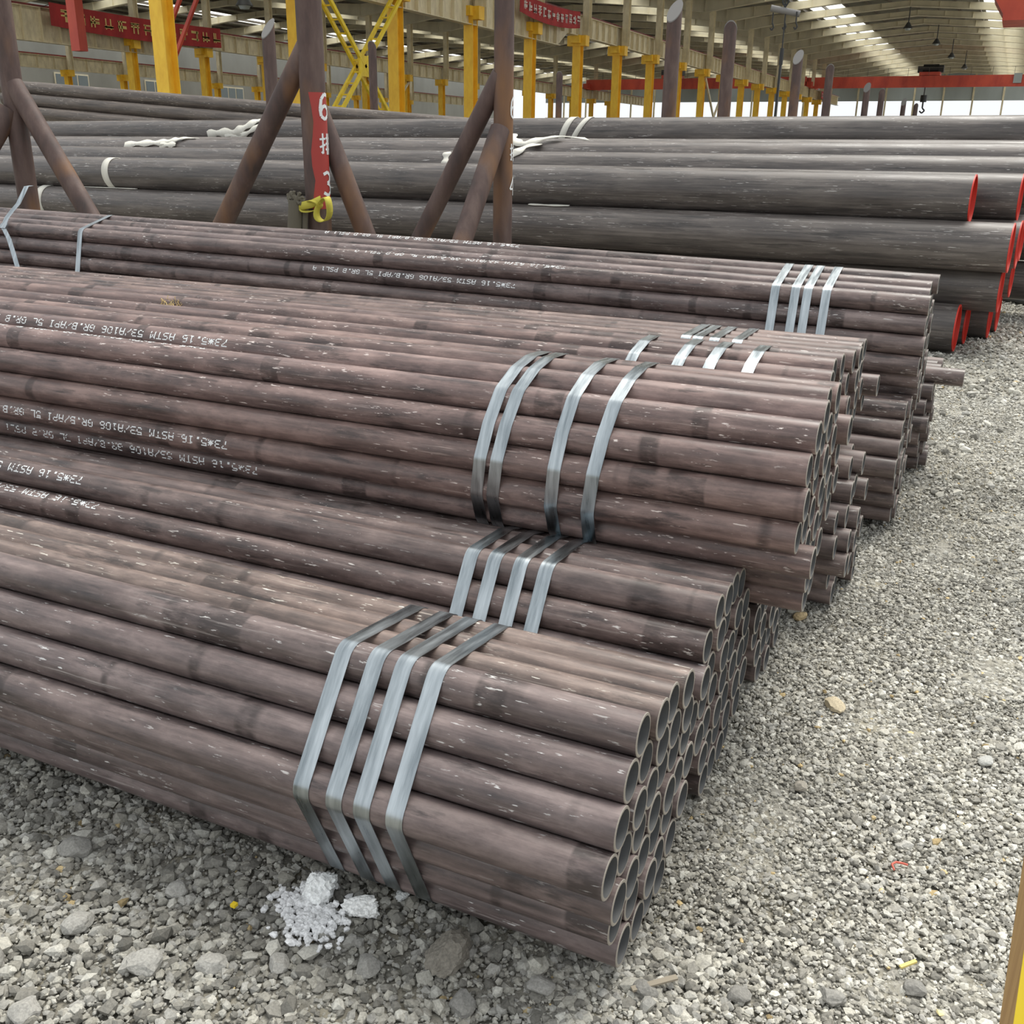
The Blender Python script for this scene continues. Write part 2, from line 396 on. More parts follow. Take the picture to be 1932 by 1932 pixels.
# ------------------------------------------------------------------ overhead cranes
def crane(x0, x1, y, z, label, trolley_x):
    o = empty('overhead_crane', (x0, y, z), label, 'crane'); L = x1-x0
    for dy in (-1.1, 1.1):
        b = MB(); b.box((0, dy-.3, 0), (L, dy+.3, 1.05)); b.build('girder', M_CRANE, o)
    b = MB(); b.box((0, -1.5, -.28), (L, -1.35, .02)); b.build('girder_soffit', M_CRANE, o)
    for ex in (0, L-.6):
        b = MB(); b.box((ex, -2.6, -.2), (ex+.6, 2.6, .5)); b.build('end_truck', M_CRANE, o)
    b = MB(); b.box((0, -1.42, 1.95), (L, -1.38, 1.99))
    for i in range(int(L/2.4)+1): b.box((i*2.4, -1.42, 1.05), (i*2.4+.04, -1.38, 1.97))
    b.build('walkway_rail', M_BROWNST, o)
    b = MB(); t_ = trolley_x-x0; b.box((t_-1.2, -1.3, 1.1), (t_+1.2, 1.3, 1.5)); b.build('trolley', M_CRANE, o)
    b = MB(); b.tube((t_-.9, 0, 1.9), (t_+.9, 0, 1.9), .55, n=14); b.box((t_+.9, -.6, 1.5), (t_+1.5, .6, 2.3)); b.box((t_-1.5, -.5, 1.5), (t_-.9, .5, 2.2)); b.build('hoist_drum', M_DARK, o)
    b = MB(); b.tube((t_-.4, 0, -1.2), (t_-.4, 0, 1.5), .06, n=6); b.tube((t_-.4, 0, -1.9), (t_-.4, 0, -1.1), .38, n=10); b.tube((t_-.4, 0, -2.6), (t_-.4, 0, -1.9), .1, n=6)
    b.path([(t_-.4, 0, -2.6), (t_-.1, 0, -2.9), (t_-.4, 0, -3.2), (t_-.7, 0, -2.95)], .1, 6); b.build('hook_block', M_DARK, o)
    b = MB(); b.box((L*.80, -1.6, .1), (L*.83, -1.45, 1.2)); b.build('cabinet', M_WALLG, o)
crane(XA, XD, 144, 9.2, 'red double girder overhead crane spanning the right bay far away', -11.5)
crane(XC, XA, 142, 9.2, 'red overhead crane spanning the bay behind the near runway', -44)
o = empty('overhead_crane', (-2.5, 53.5, 7.1), 'red crane cab corner hanging close under the roof', 'crane')
b = MB(); b.add([(.4, -1, .75), (.9, -1, 0), (6, -1, 0), (6, -1, 3), (.4, -1, 3), (.4, 2, .75), (.9, 2, 0), (6, 2, 0), (6, 2, 3), (.4, 2, 3)],
              [(0, 1, 2, 3, 4), (9, 8, 7, 6, 5), (0, 5, 6, 1), (1, 6, 7, 2), (2, 7, 8, 3), (3, 8, 9, 4), (4, 9, 5, 0)]); b.build('cab', M_CRANE, o)
b = MB(); b.box((.9, -1.02, -.25), (6, 2, 0)); b.build('cab_floor', M_CRANE, o)
b = MB(); b.box((.8, -1.05, .95), (3.2, -1.0, 2.4)); b.build('cab_window', M_WIN, o)
# red gantry at the upper left
o = empty('crane_walkway', (-36, 30, 5.9), 'dark red crane walkway crossing above the middle runway', 'walkway')
b = MB(); b.box((0, 0, 1.1), (11, .6, 1.7)); b.build('deck_beam', M_CRANE, o)
for x in (2.2, 6.4):
    b = MB(); b.box((x, .1, -1.3), (x+.45, .5, 1.1)); b.build('hanger', M_CRANE, o)
for p, q in (((8.2, .3, 1.1), (6.4, .3, -1.6)), ((9.0, .3, 1.1), (7.2, .3, -1.6))):
    b = MB(); b.bar(p, q, .12); b.build('stair_stringer', M_CRANE, o)
# a spreader bar hanging in the right bay
o = empty('lifting_spreader', (-4.2, 19, 3.68), 'short pipe spreader bar with hooks hanging from a crane rope', 'lifting gear')
b = MB(); b.tube((-.24, -.06, .04), (.26, .08, -.06), .055, n=16, capmat=1); b.build('spreader_pipe', [M_CAP, M_DARK], o)
b = MB(); b.tube((0, 0, 0), (0, 0, 7.5), .012, n=6); b.path([(0, 0, .05), (.06, 0, .14), (0, 0, .24), (-.05, 0, .14), (0, 0, .05)], .018, 6); b.build('rope', M_DARK, o)
for x in (-.2, .02, .22):
    b = MB(); b.tube((x, 0, -.22), (x, 0, -.03), .012, n=6); b.path([(x, 0, -.2), (x+.03, 0, -.27), (x, 0, -.32), (x-.03, 0, -.28)], .014, 6); b.build('hook', M_DARK, o)
b = MB(); b.tube((.02, 0, -.75), (.02, 0, -.22), .012, n=6); b.tube((.02, 0, -.9), (.02, 0, -.62), .035, n=8); b.bar((.02, 0, -.85), (.0, 0, -2.6), .05, .04); b.build('hanging_sling', M_DARK, o)
# pendant lamps
for x, y, z in ((-11, 106.15, 12.0), (-9.5, 120.65, 11.9), (-8.8, 135.15, 11.7), (-8.0, 149.65, 11.5), (-34, 40.9, 7.4)):
    o = empty('pendant_lamp', (x, y, z), 'small dark pendant lamp hanging from the rafters', 'lamp', 'pendant lamps of the hall')
    b = MB(); b.tube((0, 0, 0), (0, 0, .5), .42, .12, n=12); b.build('shade', M_LAMP, o)
    b = MB(); b.tube((0, 0, .5), (0, 0, 13.85-z if x > -20 else 13.3-z), .05, n=6); b.build('stem', M_LAMP, o)
    b = MB(); b.tube((0, 0, -.15), (0, 0, .02), .2, .3, n=10); b.build('bulb', M_WALLG, o)

# ------------------------------------------------------------------ storage posts
def cap_mat_list(): return [M_POST, M_CAP]
def stub_post(x, y, h, lab, face=1, r=.084):
    o = empty('storage_post', (x, y, 0), lab, 'post', 'slant-capped storage posts')
    n = 24; fn = lambda u_, v_: h-.12+.12*(.25*u_+.97*v_*face)/r
    ring = [(r*cos(2*PI*i/n), r*sin(2*PI*i/n)) for i in range(n)]
    b = MB(); b.add([(u_, v_, 0) for u_, v_ in ring]+[(u_, v_, fn(u_, v_)) for u_, v_ in ring], [(i, (i+1) % n, n+(i+1) % n, n+i) for i in range(n)], 0, True)
    b.build('post', M_POST, o)
    L = MB(); lo = [(u_*1.04, v_*1.04, fn(u_, v_)-.002) for u_, v_ in ring]; hi = [(u_, v_, z_+.014) for u_, v_, z_ in lo]
    L.add(lo+hi, [tuple(range(n))[::-1], tuple(range(n, 2*n))]+[(i, (i+1) % n, n+(i+1) % n, n+i) for i in range(n)])
    L.build('slant_cap', M_CAP, o)
    return o
SHARED_STUB = 'lone brown slanted-top post among the yellow crane columns'; stub_n = 0
NTH = ['first', 'second', 'third', 'fourth', 'fifth', 'sixth', 'seventh', 'eighth', 'ninth', 'tenth']
for x, y, h, fc in ((-8.86, 10.22, 2.8, 1), (-12.3, 18, 3.3, -1), (-11.3, 25.5, 3.2, -1), (-3.78, 11.05, 2.9, 1), (-3.7, 13.3, 2.9, -1), (-3.78, 18.5, 2.98, 1), (-3.88, 22.6, 3.03, -1),
                (-3.9, 28.9, 3.03, 1), (-3.85, 31.8, 3.03, -1), (-3.95, 39.3, 3.1, 1), (-3.9, 43.5, 3.1, -1)):
    stub_n += x > -5; stub_post(x, y, h, ('%s slant-capped brown post in the line receding beyond the large pipes' % NTH[stub_n-1]) if x > -5 else ('brown post with slanted grey cap beside the braced post with red patch' if x > -9 else SHARED_STUB), fc)
def strokes_on_post(o, r, strokes, th0, z0, hw, hh, lw, name='painted_mark'):
    """strokes in unit square wrapped round a vertical post (origin at the post foot)"""
    b = MB()
    for st in strokes:
        for (ax, ay), (bx_, by_) in zip(st[:-1], st[1:]):
            n = 4; pts = []
            for i in range(n+1):
                t_ = i/n; pts.append((ax+(bx_-ax)*t_, ay+(by_-ay)*t_))
            dx, dy = bx_-ax, by_-ay; l = math.hypot(dx*hw, dy*hh) or 1; nx_, ny_ = -dy*hh/l*lw, dx*hw/l*lw
            V = []
            for (u_, v_) in pts:
                for s in (-1, 1):
                    th = th0+(u_*hw+s*nx_)/r; z = z0+v_*hh+s*ny_; R_ = r+.0025
                    V.append((R_*cos(th), R_*sin(th), z))
            b.add(V, [(2*i, 2*i+1, 2*i+3, 2*i+2) for i in range(n)])
    return b.build(name, M_WHITEPAINT, o)
SIX = [[(.85, .95), (.5, 1), (.2, .8), (.08, .4), (.15, .12), (.5, 0), (.85, .15), (.9, .38), (.6, .55), (.25, .48), (.1, .3)]]
THREE = [[(.12, .9), (.5, 1), (.82, .85), (.78, .62), (.45, .53), (.82, .42), (.88, .18), (.5, 0), (.1, .12)]]
PAI = [[(0, .72), (.42, .75)], [(.22, 1), (.22, .05), (.1, .14)], [(.0, .35), (.42, .48)],
       [(.6, 1), (.58, .0)], [(.8, 1), (.8, .0)], [(.46, .78), (.6, .78)], [(.44, .52), (.6, .52)], [(.42, .24), (.6, .26)],
       [(.8, .78), (1, .78)], [(.8, .52), (1, .52)], [(.8, .25), (1.04, .25)]]
FOUR = [[(.7, 0), (.7, 1), (.05, .35), (1, .35)]]
POST_Y = 5.3
def rack_post(x, r, h, lab):
    o = empty('storage_post', (x, POST_Y, 0), lab, 'post')
    b = MB(); b.tube((0, 0, 0), (0, 0, h), r, n=28); b.build('post', M_POST, o)
    return o
def brace(o, p, q, r):
    b = MB(); b.tube(p, q, r, n=24); return b.build('brace', M_POST, o)
p1 = rack_post(-4.67, .092, 3.0, 'braced brown post with red patch and painted white 6 and 3')
brace(p1, (-.02, 0, 1.98), (-1.40, -.04, -.01), .076); brace(p1, (-.05, .12, 1.56), (.54, .25, -.01), .074)
# red patch and characters facing right of the camera
PH = math.atan2(-6.47, 4.67)          # direction of the camera seen from the post
b = MB(); n = 14
V = []
for j in range(9):
    z = .86+.80*j/8
    for i in range(n+1):
        lo = PH-.22+.16*sin(j*1.3)-(.25 if j < 2 else 0)
        th = lo+(PH+1.5-lo)*i/n; V.append((.0932*cos(th), .0932*sin(th), z))
b.add(V, [(j*(n+1)+i, j*(n+1)+i+1, (j+1)*(n+1)+i+1, (j+1)*(n+1)+i) for j in range(8) for i in range(n)], 0, True)
b.build('red_paint_patch', M_POSTRED, p1)
strokes_on_post(p1, .0935, SIX, PH+.42, 1.48, .10, .17, .012, 'painted_six')
strokes_on_post(p1, .0935, PAI, PH+.34, 1.24, .115, .145, .007, 'painted_pai_character')
strokes_on_post(p1, .0935, THREE, PH+.40, .955, .10, .165, .011, 'painted_three')
p2 = rack_post(-3.14, .065, 3.0, 'braced brown post with white marks and a dusty front strut')
brace(p2, (-.02, 0, 1.76), (-1.06, -.02, -.01), .062); brace(p2, (.0, -.05, 1.42), (-.10, -.98, -.01), .066)
PH2 = math.atan2(-6.47, 3.14)
strokes_on_post(p2, .0665, SIX, PH2+.75, 1.49, .06, .13, .007, 'painted_six')
strokes_on_post(p2, .0665, PAI, PH2+.75, 1.22, .06, .11, .005, 'painted_pai_character')
strokes_on_post(p2, .0665, FOUR, PH2+.75, 1.0, .06, .12, .006, 'painted_four')
p0 = rack_post(-7.73, .085, 3.0, 'brown braced post beyond the loose strap of the farthest small bundle')
brace(p0, (.02, 0, 1.75), (1.22, -.02, -.01), .08); brace(p0, (-.03, -.04, 1.55), (-.55, -1.0, -.01), .09)

# ------------------------------------------------------------------ large line pipes behind
def pipe_mesh(name, r, wall_t, L, n, outer, bore, rim, bore_depth=.6, bands=None):
    b = MB()
    ring = lambda x, rr: [(x, rr*cos(2*PI*i/n), rr*sin(2*PI*i/n)) for i in range(n)]
    q = lambda flip=False: [((i, n+i, n+(i+1) % n, (i+1) % n) if not flip else (i, (i+1) % n, n+(i+1) % n, n+i)) for i in range(n)]
    ri = r-wall_t; c = .0012
    b.add(ring(-c, r)+ring(-L+c, r), q(True), 0, True)
    for x, d in ((0, -1), (-L, 1)):
        fl = d > 0
        b.add(ring(x, r-c)+ring(x+d*c, r), q(not fl) if False else q(fl is False), 2)
        b.add(ring(x, ri)+ring(x, r-c), q(fl), 2)
        b.add(ring(x, ri)+ring(x+d*bore_depth*(L/2/bore_depth), ri), q(fl is True) if False else q(not fl), 1, True)
    me = b.mesh(name, [outer, bore, rim])
    bm = bmesh.new(); bm.from_mesh(me); bmesh.ops.remove_doubles(bm, verts=bm.verts, dist=1e-6)
    bmesh.ops.recalc_face_normals(bm, faces=bm.faces)
    for e in bm.edges:
        if len(e.link_faces) == 2 and e.calc_face_angle(0) > rad(35): e.smooth = False
    bm.to_mesh(me); bm.free(); return me
BR = .1625
ME_BIG = pipe_mesh('large_pipe', BR, .010, 14.0, 48, M_BIG, M_BORE, M_RED)
b = MB(); n = 48
for rr, x0_, x1_ in ((BR+.0008, 0.002, -.006),):
    A = [(x0_, rr*cos(2*PI*i/n), rr*sin(2*PI*i/n)) for i in range(n)]; B = [(x1_, rr*cos(2*PI*i/n), rr*sin(2*PI*i/n)) for i in range(n)]
    Ci = [(x0_, (BR-.011)*cos(2*PI*i/n), (BR-.011)*sin(2*PI*i/n)) for i in range(n)]
    Di = [(-.16, (BR-.0105)*cos(2*PI*i/n), (BR-.0105)*sin(2*PI*i/n)) for i in range(n)]
    b.add(A+B, [(i, (i+1) % n, n+(i+1) % n, n+i) for i in range(n)], 0, True)
    b.add(A+Ci, [(i, n+i, n+(i+1) % n, (i+1) % n) for i in range(n)], 0)
    b.add(Ci+Di, [(i, n+i, n+(i+1) % n, (i+1) % n) for i in range(n)], 0, True)
ME_RING = b.mesh('red_end_ring', [M_RED])
BYAW, BSLOPE = rad(4.0), .004
def bigat(y, z, xend, X, dy=0, dz=0): return (X, y+dy+(xend-X)*math.tan(BYAW), z+dz-(xend-X)*BSLOPE)
BIGS = []
def big_pipe(y, z, xend, label, group=None):
    BIGS.append((y, z, xend))
    o = link('large_pipe', ME_BIG, None, (xend, y, z), Vector((cos(BYAW), -sin(BYAW), BSLOPE)).to_track_quat('X', 'Z').to_euler()); tag(o, label, 'pipe', group)
    o.color = (*(random.uniform(.9, 1.1)*np.array([1, 1, 1])), 1)
    link('red_end_ring', ME_RING, o)
    return o
big_pipe(6.57, .713, .053, 'large dark pipe lying directly behind the braced posts, red ring at its end')
big_pipe(6.712, 1.013, -.236, 'large dark pipe with a short red end set back, atop the front of the pile')
big_pipe(6.73, .425, .036, 'large dark pipe under the front pile, just above the lowest ones')
LOWEST = 'lowest large dark pipe of the pile with red end near the ground'
big_pipe(6.545, .158, -.20, LOWEST, 'lowest pipes of the large pile'); big_pipe(6.925, .152, -.15, LOWEST, 'lowest pipes of the large pile')
BACK = 'large dark pipe stacked behind the front pipes of the pile, red end ring'
for y, z, xe in ((7.05, 1.02, .06), (7.38, 1.13, .13), (7.74, 1.225, .20), (8.10, 1.25, .17), (6.918, .712, .10), (7.25, .735, .12), (7.62, .89, .16), (7.98, .93, .15),
                 (7.095, .43, .03), (7.435, .45, .1), (7.76, .58, .1), (8.12, .62, .1), (7.28, .155, .0), (7.62, .16, .05), (7.96, .20, .05), (8.30, .30, .05)):
    big_pipe(y, z, xe, BACK, 'large pipes stacked in the back of the pile')
big_pipe(8.62, 1.455, 1.0, 'topmost large pipe of the back row running past the hall, white slings on it')
big_pipe(8.45, .93, 1.0, BACK, 'large pipes stacked in the back of the pile'); big_pipe(8.80, 1.14, .8, BACK, 'large pipes stacked in the back of the pile')
big_pipe(8.64, .62, .6, BACK, 'large pipes stacked in the back of the pile'); big_pipe(8.64, .29, .6, BACK, 'large pipes stacked in the back of the pile')
# thinner far pipes on the upper left
ME_MID = pipe_mesh('long_pipe', .11, .009, 11.0, 32, M_BIG, M_BORE, M_RIM)
def far_pipe(a, bb, label):
    a, bb = Vector(a), Vector(bb); d = (bb-a)
    o = link('long_pipe', ME_MID, None, bb, d.to_track_quat('X', 'Z').to_euler()); tag(o, label, 'pipe', 'far pipes on the rack'); o.color = (1.15, 1.08, 1.0, 1)
FARP = 'long dark pipe on the rack beyond the topmost large pipe'
for px0, yy, zz in ((-15.4, 11.95, 1.725), (-14.9, 12.175, 1.725), (-15.6, 12.40, 1.725), (-15.2, 12.625, 1.725), (-15.9, 12.0625, 1.92), (-15.0, 12.2875, 1.92), (-15.3, 12.5125, 1.92),
                    (-16.2, 12.175, 2.115), (-15.6, 12.40, 2.115)):      # positions at the trestle, rack runs slightly askew
    y0, z0 = yy+(px0+15)*.1156, zz-(px0+15)*.068
    far_pipe((px0, y0, z0), (px0+10.9, y0+1.26, z0-.741), FARP)
o = empty('pipe_trestle', (-14.0, 12.6, 0), 'timber trestle holding the far rack of pipes', 'trestle')
for x_ in (0, 6.5):
    for y_ in (-.6, .9):
        b = MB(); b.box((x_-.08, y_-.08, 0), (x_+.08, y_+.08, 1.388-.068*x_)); b.build('leg', M_BROWNST, o)
    b = MB(); b.box((x_-.08, -1.0, 1.388-.068*x_), (x_+.08, 1.8, 1.549-.068*x_)); b.build('crossbeam', M_BROWNST, o)

# white slings
F1, F0, G1, G2, G3, RA = (6.57, .713, .053), (6.712, 1.013, -.236), (7.38, 1.13, .13), (7.74, 1.225, .20), (8.10, 1.25, .17), (8.62, 1.455, 1.0)
def surf(P_, X, deg, off=.0): a = rad(deg); x, y, z = bigat(*P_, X); return Vector((x, y+(BR+.002+off)*cos(a), z+(BR+.002+off)*sin(a))), Vector((0, cos(a), sin(a)))
def sling_ring(P_, X, label, a0=20, a1=250, wd=.05, lean=0.0):
    b = MB(); pts, nr = [], []
    for i in range(37):
        a = a0+(a1-a0)*i/36; p, n_ = surf(P_, X+lean*cos(rad(a-90)), a, .002); pts.append(p); nr.append(n_)
    ribbon(b, pts, nr, (wd/2, 0, 0), .005, 0, True)
    o = b.build('lifting_sling', M_SLING); return tag(o, label, 'sling')
def sling_tail(nodes, label, wd=.05):
    """nodes: (pipe, X, angle, lift) points on pipe surfaces joined by a smooth flat strip"""
    P0 = [surf(*n_) for n_ in nodes]; P_, N_ = [], []
    for i in range(len(P0)-1):
        for t_ in (0, .2, .4, .6, .8): P_.append(P0[i][0].lerp(P0[i+1][0], t_)); N_.append(P0[i][1].lerp(P0[i+1][1], t_))
    P_.append(P0[-1][0]); N_.append(P0[-1][1])
    for _ in range(3): P_ = [P_[0]]+[(P_[i-1]+P_[i]*2+P_[i+1])/4 for i in range(1, len(P_)-1)]+[P_[-1]]
    for _ in range(6):
        for i, p in enumerate(P_):
            for B_ in BIGS:
                _x, cy_, cz_ = bigat(*B_, p.x); d_ = math.hypot(p.y-cy_, p.z-cz_)
                if d_ < BR+.004: k_ = (BR+.004)/max(d_, 1e-4); p.y = cy_+(p.y-cy_)*k_; p.z = cz_+(p.z-cz_)*k_; N_[i] = Vector((0, p.y-cy_, p.z-cz_)).normalized()
    W = []
    for i in range(len(P_)):
        d = P_[min(i+1, len(P_)-1)]-P_[max(i-1, 0)]; v = d.cross(N_[i]); v.normalize()
        W.append(v*wd/2*(.75+.25*sin(i*1.1)))
    b = MB(); ribbon(b, P_, [n_.normalized() for n_ in N_], W, .006, 0, True)
    o = b.build('lifting_sling', M_SLING); return tag(o, label, 'sling')
sling_ring(F1, -9.72, 'white sling around the front large pipe beside the far brace', 40, 225, .10)
sling_ring(F0, -8.72, 'white sling around the second large pipe beyond the far brace', 40, 255, .09, -.03)
sling_ring(F1, -4.17, 'white sling around the front large pipe behind the dusty strut', 80, 225, .09)
sling_ring(RA, -4.18, 'first of two white slings looped over the topmost large pipe', 60, 232, .07, .06)
sling_ring(RA, -4.04, 'second of two white slings looped over the topmost large pipe', 60, 238, .06, .10)
sling_tail([(RA, -4.40, 215, 0), (RA, -4.23, 205, .01), (RA, -4.03, 212, .012), (RA, -3.78, 208, .006), (RA, -3.53, 215, 0), (RA, -3.36, 222, 0)], 'loose white sling tail below the paired loops on the topmost pipe', .07)
sling_tail([(G3, -4.62, 110, .02), (G3, -4.50, 120, .06), (G2, -4.36, 100, .02), (G2, -4.22, 140, .02), (G2, -4.05, 120, .03), (G2, -3.87, 95, .04), (G3, -3.70, 120, .01)], 'twisted white sling draped over the pile beside the second braced post', .10)
sling_tail([(G2, -4.05, 130, .01), (G1, -4.08, 100, .03), (G1, -4.14, 135, .01), (G1, -4.32, 160, 0)], 'white sling end hanging down beside the second braced post', .12)
sling_tail([(G1, -4.86, 120, 0), (G1, -4.84, 150, 0), (G1, -4.84, 175, 0)], 'short white sling end seen between the post and its brace', .09)
sling_tail([(F1, -3.62, 100, 0), (F1, -3.45, 104, 0), (F1, -3.25, 100, 0)], 'white sling scrap tucked between the two front large pipes', .05)
sling_tail([(RA, -9.05, 185, 0), (RA, -8.85, 175, .01), (RA, -8.6, 178, .02), (RA, -8.45, 160, .02), (RA, -8.3, 130, .02), (RA, -8.18, 105, .01)], 'knotted white sling lying on the topmost large pipe', .12)
sling_tail([(RA, -8.75, 190, .02), (RA, -8.5, 190, .02), (RA, -8.35, 175, .03), (RA, -8.22, 150, .02), (RA, -8.2, 120, .01)], 'second strand of the knotted white sling on the topmost pipe', .07)
sling_tail([(G2, -9.55, 150, 0), (G2, -9.3, 142, .01), (G2, -9.05, 140, .01), (G2, -8.85, 138, .02), (G2, -8.72, 125, .02), (G2, -8.66, 105, .01), (G2, -8.5, 90, 0)], 'white sling with folded end on the pile beyond the far brace', .10)
sling_tail([(G2, -8.95, 152, .015), (G2, -8.8, 150, .025), (G2, -8.7, 148, .02)], 'folded loop of the white sling beyond the far brace', .08)
sling_tail([(F1, -9.45, 82, 0), (F1, -9.0, 95, 0), (F1, -8.55, 92, 0), (F1, -8.3, 95, 0)], 'white sling tail lying on the front large pipe', .05)
# rag and yellow webbing tied to the post
o = empty('tied_rag', (-4.73, 5.17, .7), 'grubby rag and yellow webbing knotted round the red marked post', 'rag')
b = MB()
for i in range(26):
    a = random.uniform(0, 6.28); rr = random.uniform(.02, .07); b.tube((rr*cos(a)-.02, -.03+rr*.3*sin(a), .22+random.uniform(-.05, .06)), (rr*cos(a+1.2)*1.2-.02, -.04+rr*.3*sin(a+1.2), .23+random.uniform(-.05, .06)), .016, .012, n=7)
b.build('rag_knot', M_RAG, o)
b = MB(); b.tube((-.03, -.02, .22), (-.075, -.04, -.30), .055, .062, n=12); b.tube((.035, 0, .16), (.0, -.02, -.30), .022, .02, n=8); b.build('hanging_rag', M_RAG, o)
for k_, (cx, cz, rx, rz, ph) in enumerate(((.10, .185, .075, .035, .2), (.215, .165, .05, .085, -.35))):
    b = MB(); pts, nr = [], []
    for i in range(25):
        a = 2*PI*i/24; x = rx*cos(a); z = rz*sin(a); pts.append((cx+x*cos(ph)-z*sin(ph), -.02-.015*sin(a*2), cz+x*sin(ph)+z*cos(ph))); nr.append((cos(a+ph), 0, sin(a+ph)))
    ribbon(b, pts, nr, (.006, .028, .004), .006, 0, True); b.build('webbing_loop', M_YSLING, o)
b = MB(); ribbon(b, [(-.04, -.035, .17), (.05, -.045, .185), (.12, -.03, .20), (.19, -.02, .23)], [(0, -1, .2)]*4, [(0, 0, .028)]*4, .008, 0, True); b.build('webbing_band', M_YSLING, o)

# ------------------------------------------------------------------ small pipe bundles
R = .0365; D = .073; S3 = math.sqrt(3)/2; LEN = 6.6
ME_PIPE = pipe_mesh('steel_pipe', R-.0001, .0052, LEN, 32, M_PIPE, M_BORE, M_RIM)
def hexpos(cy, cz, phi=0, s=1.0, n=4):
    o = {}; rows = 2*n-1
    for k_ in range(rows):
        m = n+min(k_, rows-1-k_)
        for i in range(m):
            y = (i-(m-1)/2)*D*s; z = ((rows-1)/2-k_)*S3*D*s
            o[(k_, i)] = (cy+y*cos(phi)-z*sin(phi), cz+y*sin(phi)+z*cos(phi))
    return o
def ringpos(cy, cz, a0):
    o = {(0, 0): (cy, cz)}
    for ring, cnt, rr, off in ((1, 6, .0735, 10), (2, 12, .1412, 5), (3, 18, .2108, 0)):
        for i in range(cnt):
            a = rad(a0+off+360*i/cnt); o[(ring, i)] = (cy+rr*cos(a), cz+rr*sin(a))
    return o
FONT = {'7': '11111 00001 00010 00100 01000 01000 01000', '3': '11110 00001 00001 01110 00001 00001 11110', '*': '00000 10101 01110 11111 01110 10101 00000',
 '5': '11111 10000 11110 00001 00001 10001 01110', '.': '00000 00000 00000 00000 00000 01100 01100', '1': '00100 01100 00100 00100 00100 00100 01110',
 '6': '01110 10000 10000 11110 10001 10001 01110', '0': '01110 10001 10001 10001 10001 10001 01110', 'A': '01110 10001 10001 11111 10001 10001 10001',
 'S': '01111 10000 10000 01110 00001 00001 11110', 'T': '11111 00100 00100 00100 00100 00100 00100', 'M': '10001 11011 10101 10101 10001 10001 10001',
 '/': '00001 00001 00010 00100 01000 10000 10000', 'G': '01110 10001 10000 10111 10001 10001 01110', 'R': '11110 10001 10001 11110 10100 10010 10001',
 'B': '11110 10001 10001 11110 10001 10001 11110', 'P': '11110 10001 10001 11110 10000 10000 10000', 'I': '01110 00100 00100 00100 00100 00100 01110',
 'L': '10000 10000 10000 10000 10000 10000 11111', ' ': '00000 00000 00000 00000 00000 00000 00000'}
STENCIL = '73*5.16 ASTM 53/A106 GR.B/API 5L GR.B PSL1 A'
def stencil(pipe, x_start, theta, ch=.021, cw=.0232, wear=.12):
    """dot-printed line, upside down to the viewer, starting at the pipe-end side; pipe local frame (x along pipe, end at 0)"""
    b = MB(); ph = ch/7; pw = cw/6.2; rr = R+.0003; o = None
    xs = x_start-pipe.location.x
    for c, chx in enumerate(STENCIL):
        rows = FONT[chx].split()
        if chx == ' ' and b.v:
            o = b.build('stencil_word', M_WHITEPAINT, pipe); o['label'] = 'white stencilled word'; b = MB()
        for j, row in enumerate(rows):
            i = 0
            while i < 5:
                if row[i] == '1' and random.random() > wear:
                    e = i
                    while e+1 < 5 and row[e+1] == '1': e += 1
                    x0_ = xs-c*cw-i*pw; x1_ = xs-c*cw-(e+1.0)*pw
                    t0 = theta+((j-3.5)*ph)/R*-1; t1 = t0-ph*1.06/R
                    # upside down: first font row (top of the letter) lies lowest on the pipe
                    t0, t1 = theta-((j-3.5)*ph)/R, theta-((j-2.5)*ph)/R
                    V = []
                    for t_ in (t0, (t0+t1)/2, t1):
                        for x_ in (x0_, x1_): V.append((x_, rr*cos(t_), rr*sin(t_)))
                    b.add(V, [(0, 1, 3, 2), (2, 3, 5, 4)])
                    i = e+1
                else: i += 1
    if b.v: o = b.build('stencil_word', M_WHITEPAINT, pipe); o['label'] = 'white stencilled word'
    return o
NTH = ['first', 'second', 'third', 'fourth', 'fifth', 'sixth', 'seventh', 'eighth', 'ninth', 'tenth']
def bundle(pos, xend, jit, tint, label, group, ends={}, slope=0.0, skip=(), short=None, ring=False):
    P_ = {}
    for k_, (y, z) in pos.items():
        if k_ in skip: continue
        x = ends.get(k_, xend+random.uniform(-jit, jit))
        o = link('steel_pipe', ME_PIPE, None, (x, y, z), (0, math.atan(slope), 0))
        q_ = random.uniform(.92, 1.08); h_ = random.uniform(-.02, .02); o.color = (tint[0]*q_*(1+h_), tint[1]*q_, tint[2]*q_*(1-h_), 1)
        lb = label
        if short and not ring:
            if k_[1] == 0 and k_[0] == 0: lb = 'near top corner pipe of the %s' % short
            elif k_[0] == 0: lb = '%s top pipe from the near corner of the %s' % (NTH[k_[1]], short)
            elif k_[1] == 0: lb = '%s pipe below the top corner, near side of the %s' % (NTH[k_[0]-1], short)
        elif short and k_[0] == 3 and 1 <= k_[1] <= 9:
            lb = '%s pipe from the crest down the near side of the %s' % (NTH[k_[1]-1], short)
        tag(o, lb, 'pipe', group); P_[k_] = o
    return P_
T_FRONT = (1.0, 1.0, 1.02); T_DUST = (1.18, 1.15, 1.07); T_PINK = (1.17, 1.05, 1.02); T_FAR = (.98, .97, .96)
B1 = hexpos(.2409, .2417, -.12)
B2 = hexpos(.7799, .2351, -.05)
B2b = hexpos(1.322, .2285)
B2c = hexpos(1.90, .2285)
B2d = hexpos(2.72, .2385, -.06)
B2e = hexpos(3.5, .235)
B3 = ringpos(1.09, .575, 70)
B5 = ringpos(1.605, .548, 75)
B5b = {k_: v_ for k_, v_ in hexpos(2.12, .520).items() if k_[0] < 4}
B6 = hexpos(2.935, .632, .24, 1.01)
for k_ in ((0, 0), (0, 3), (1, 0), (1, 4)): del B2b[k_]
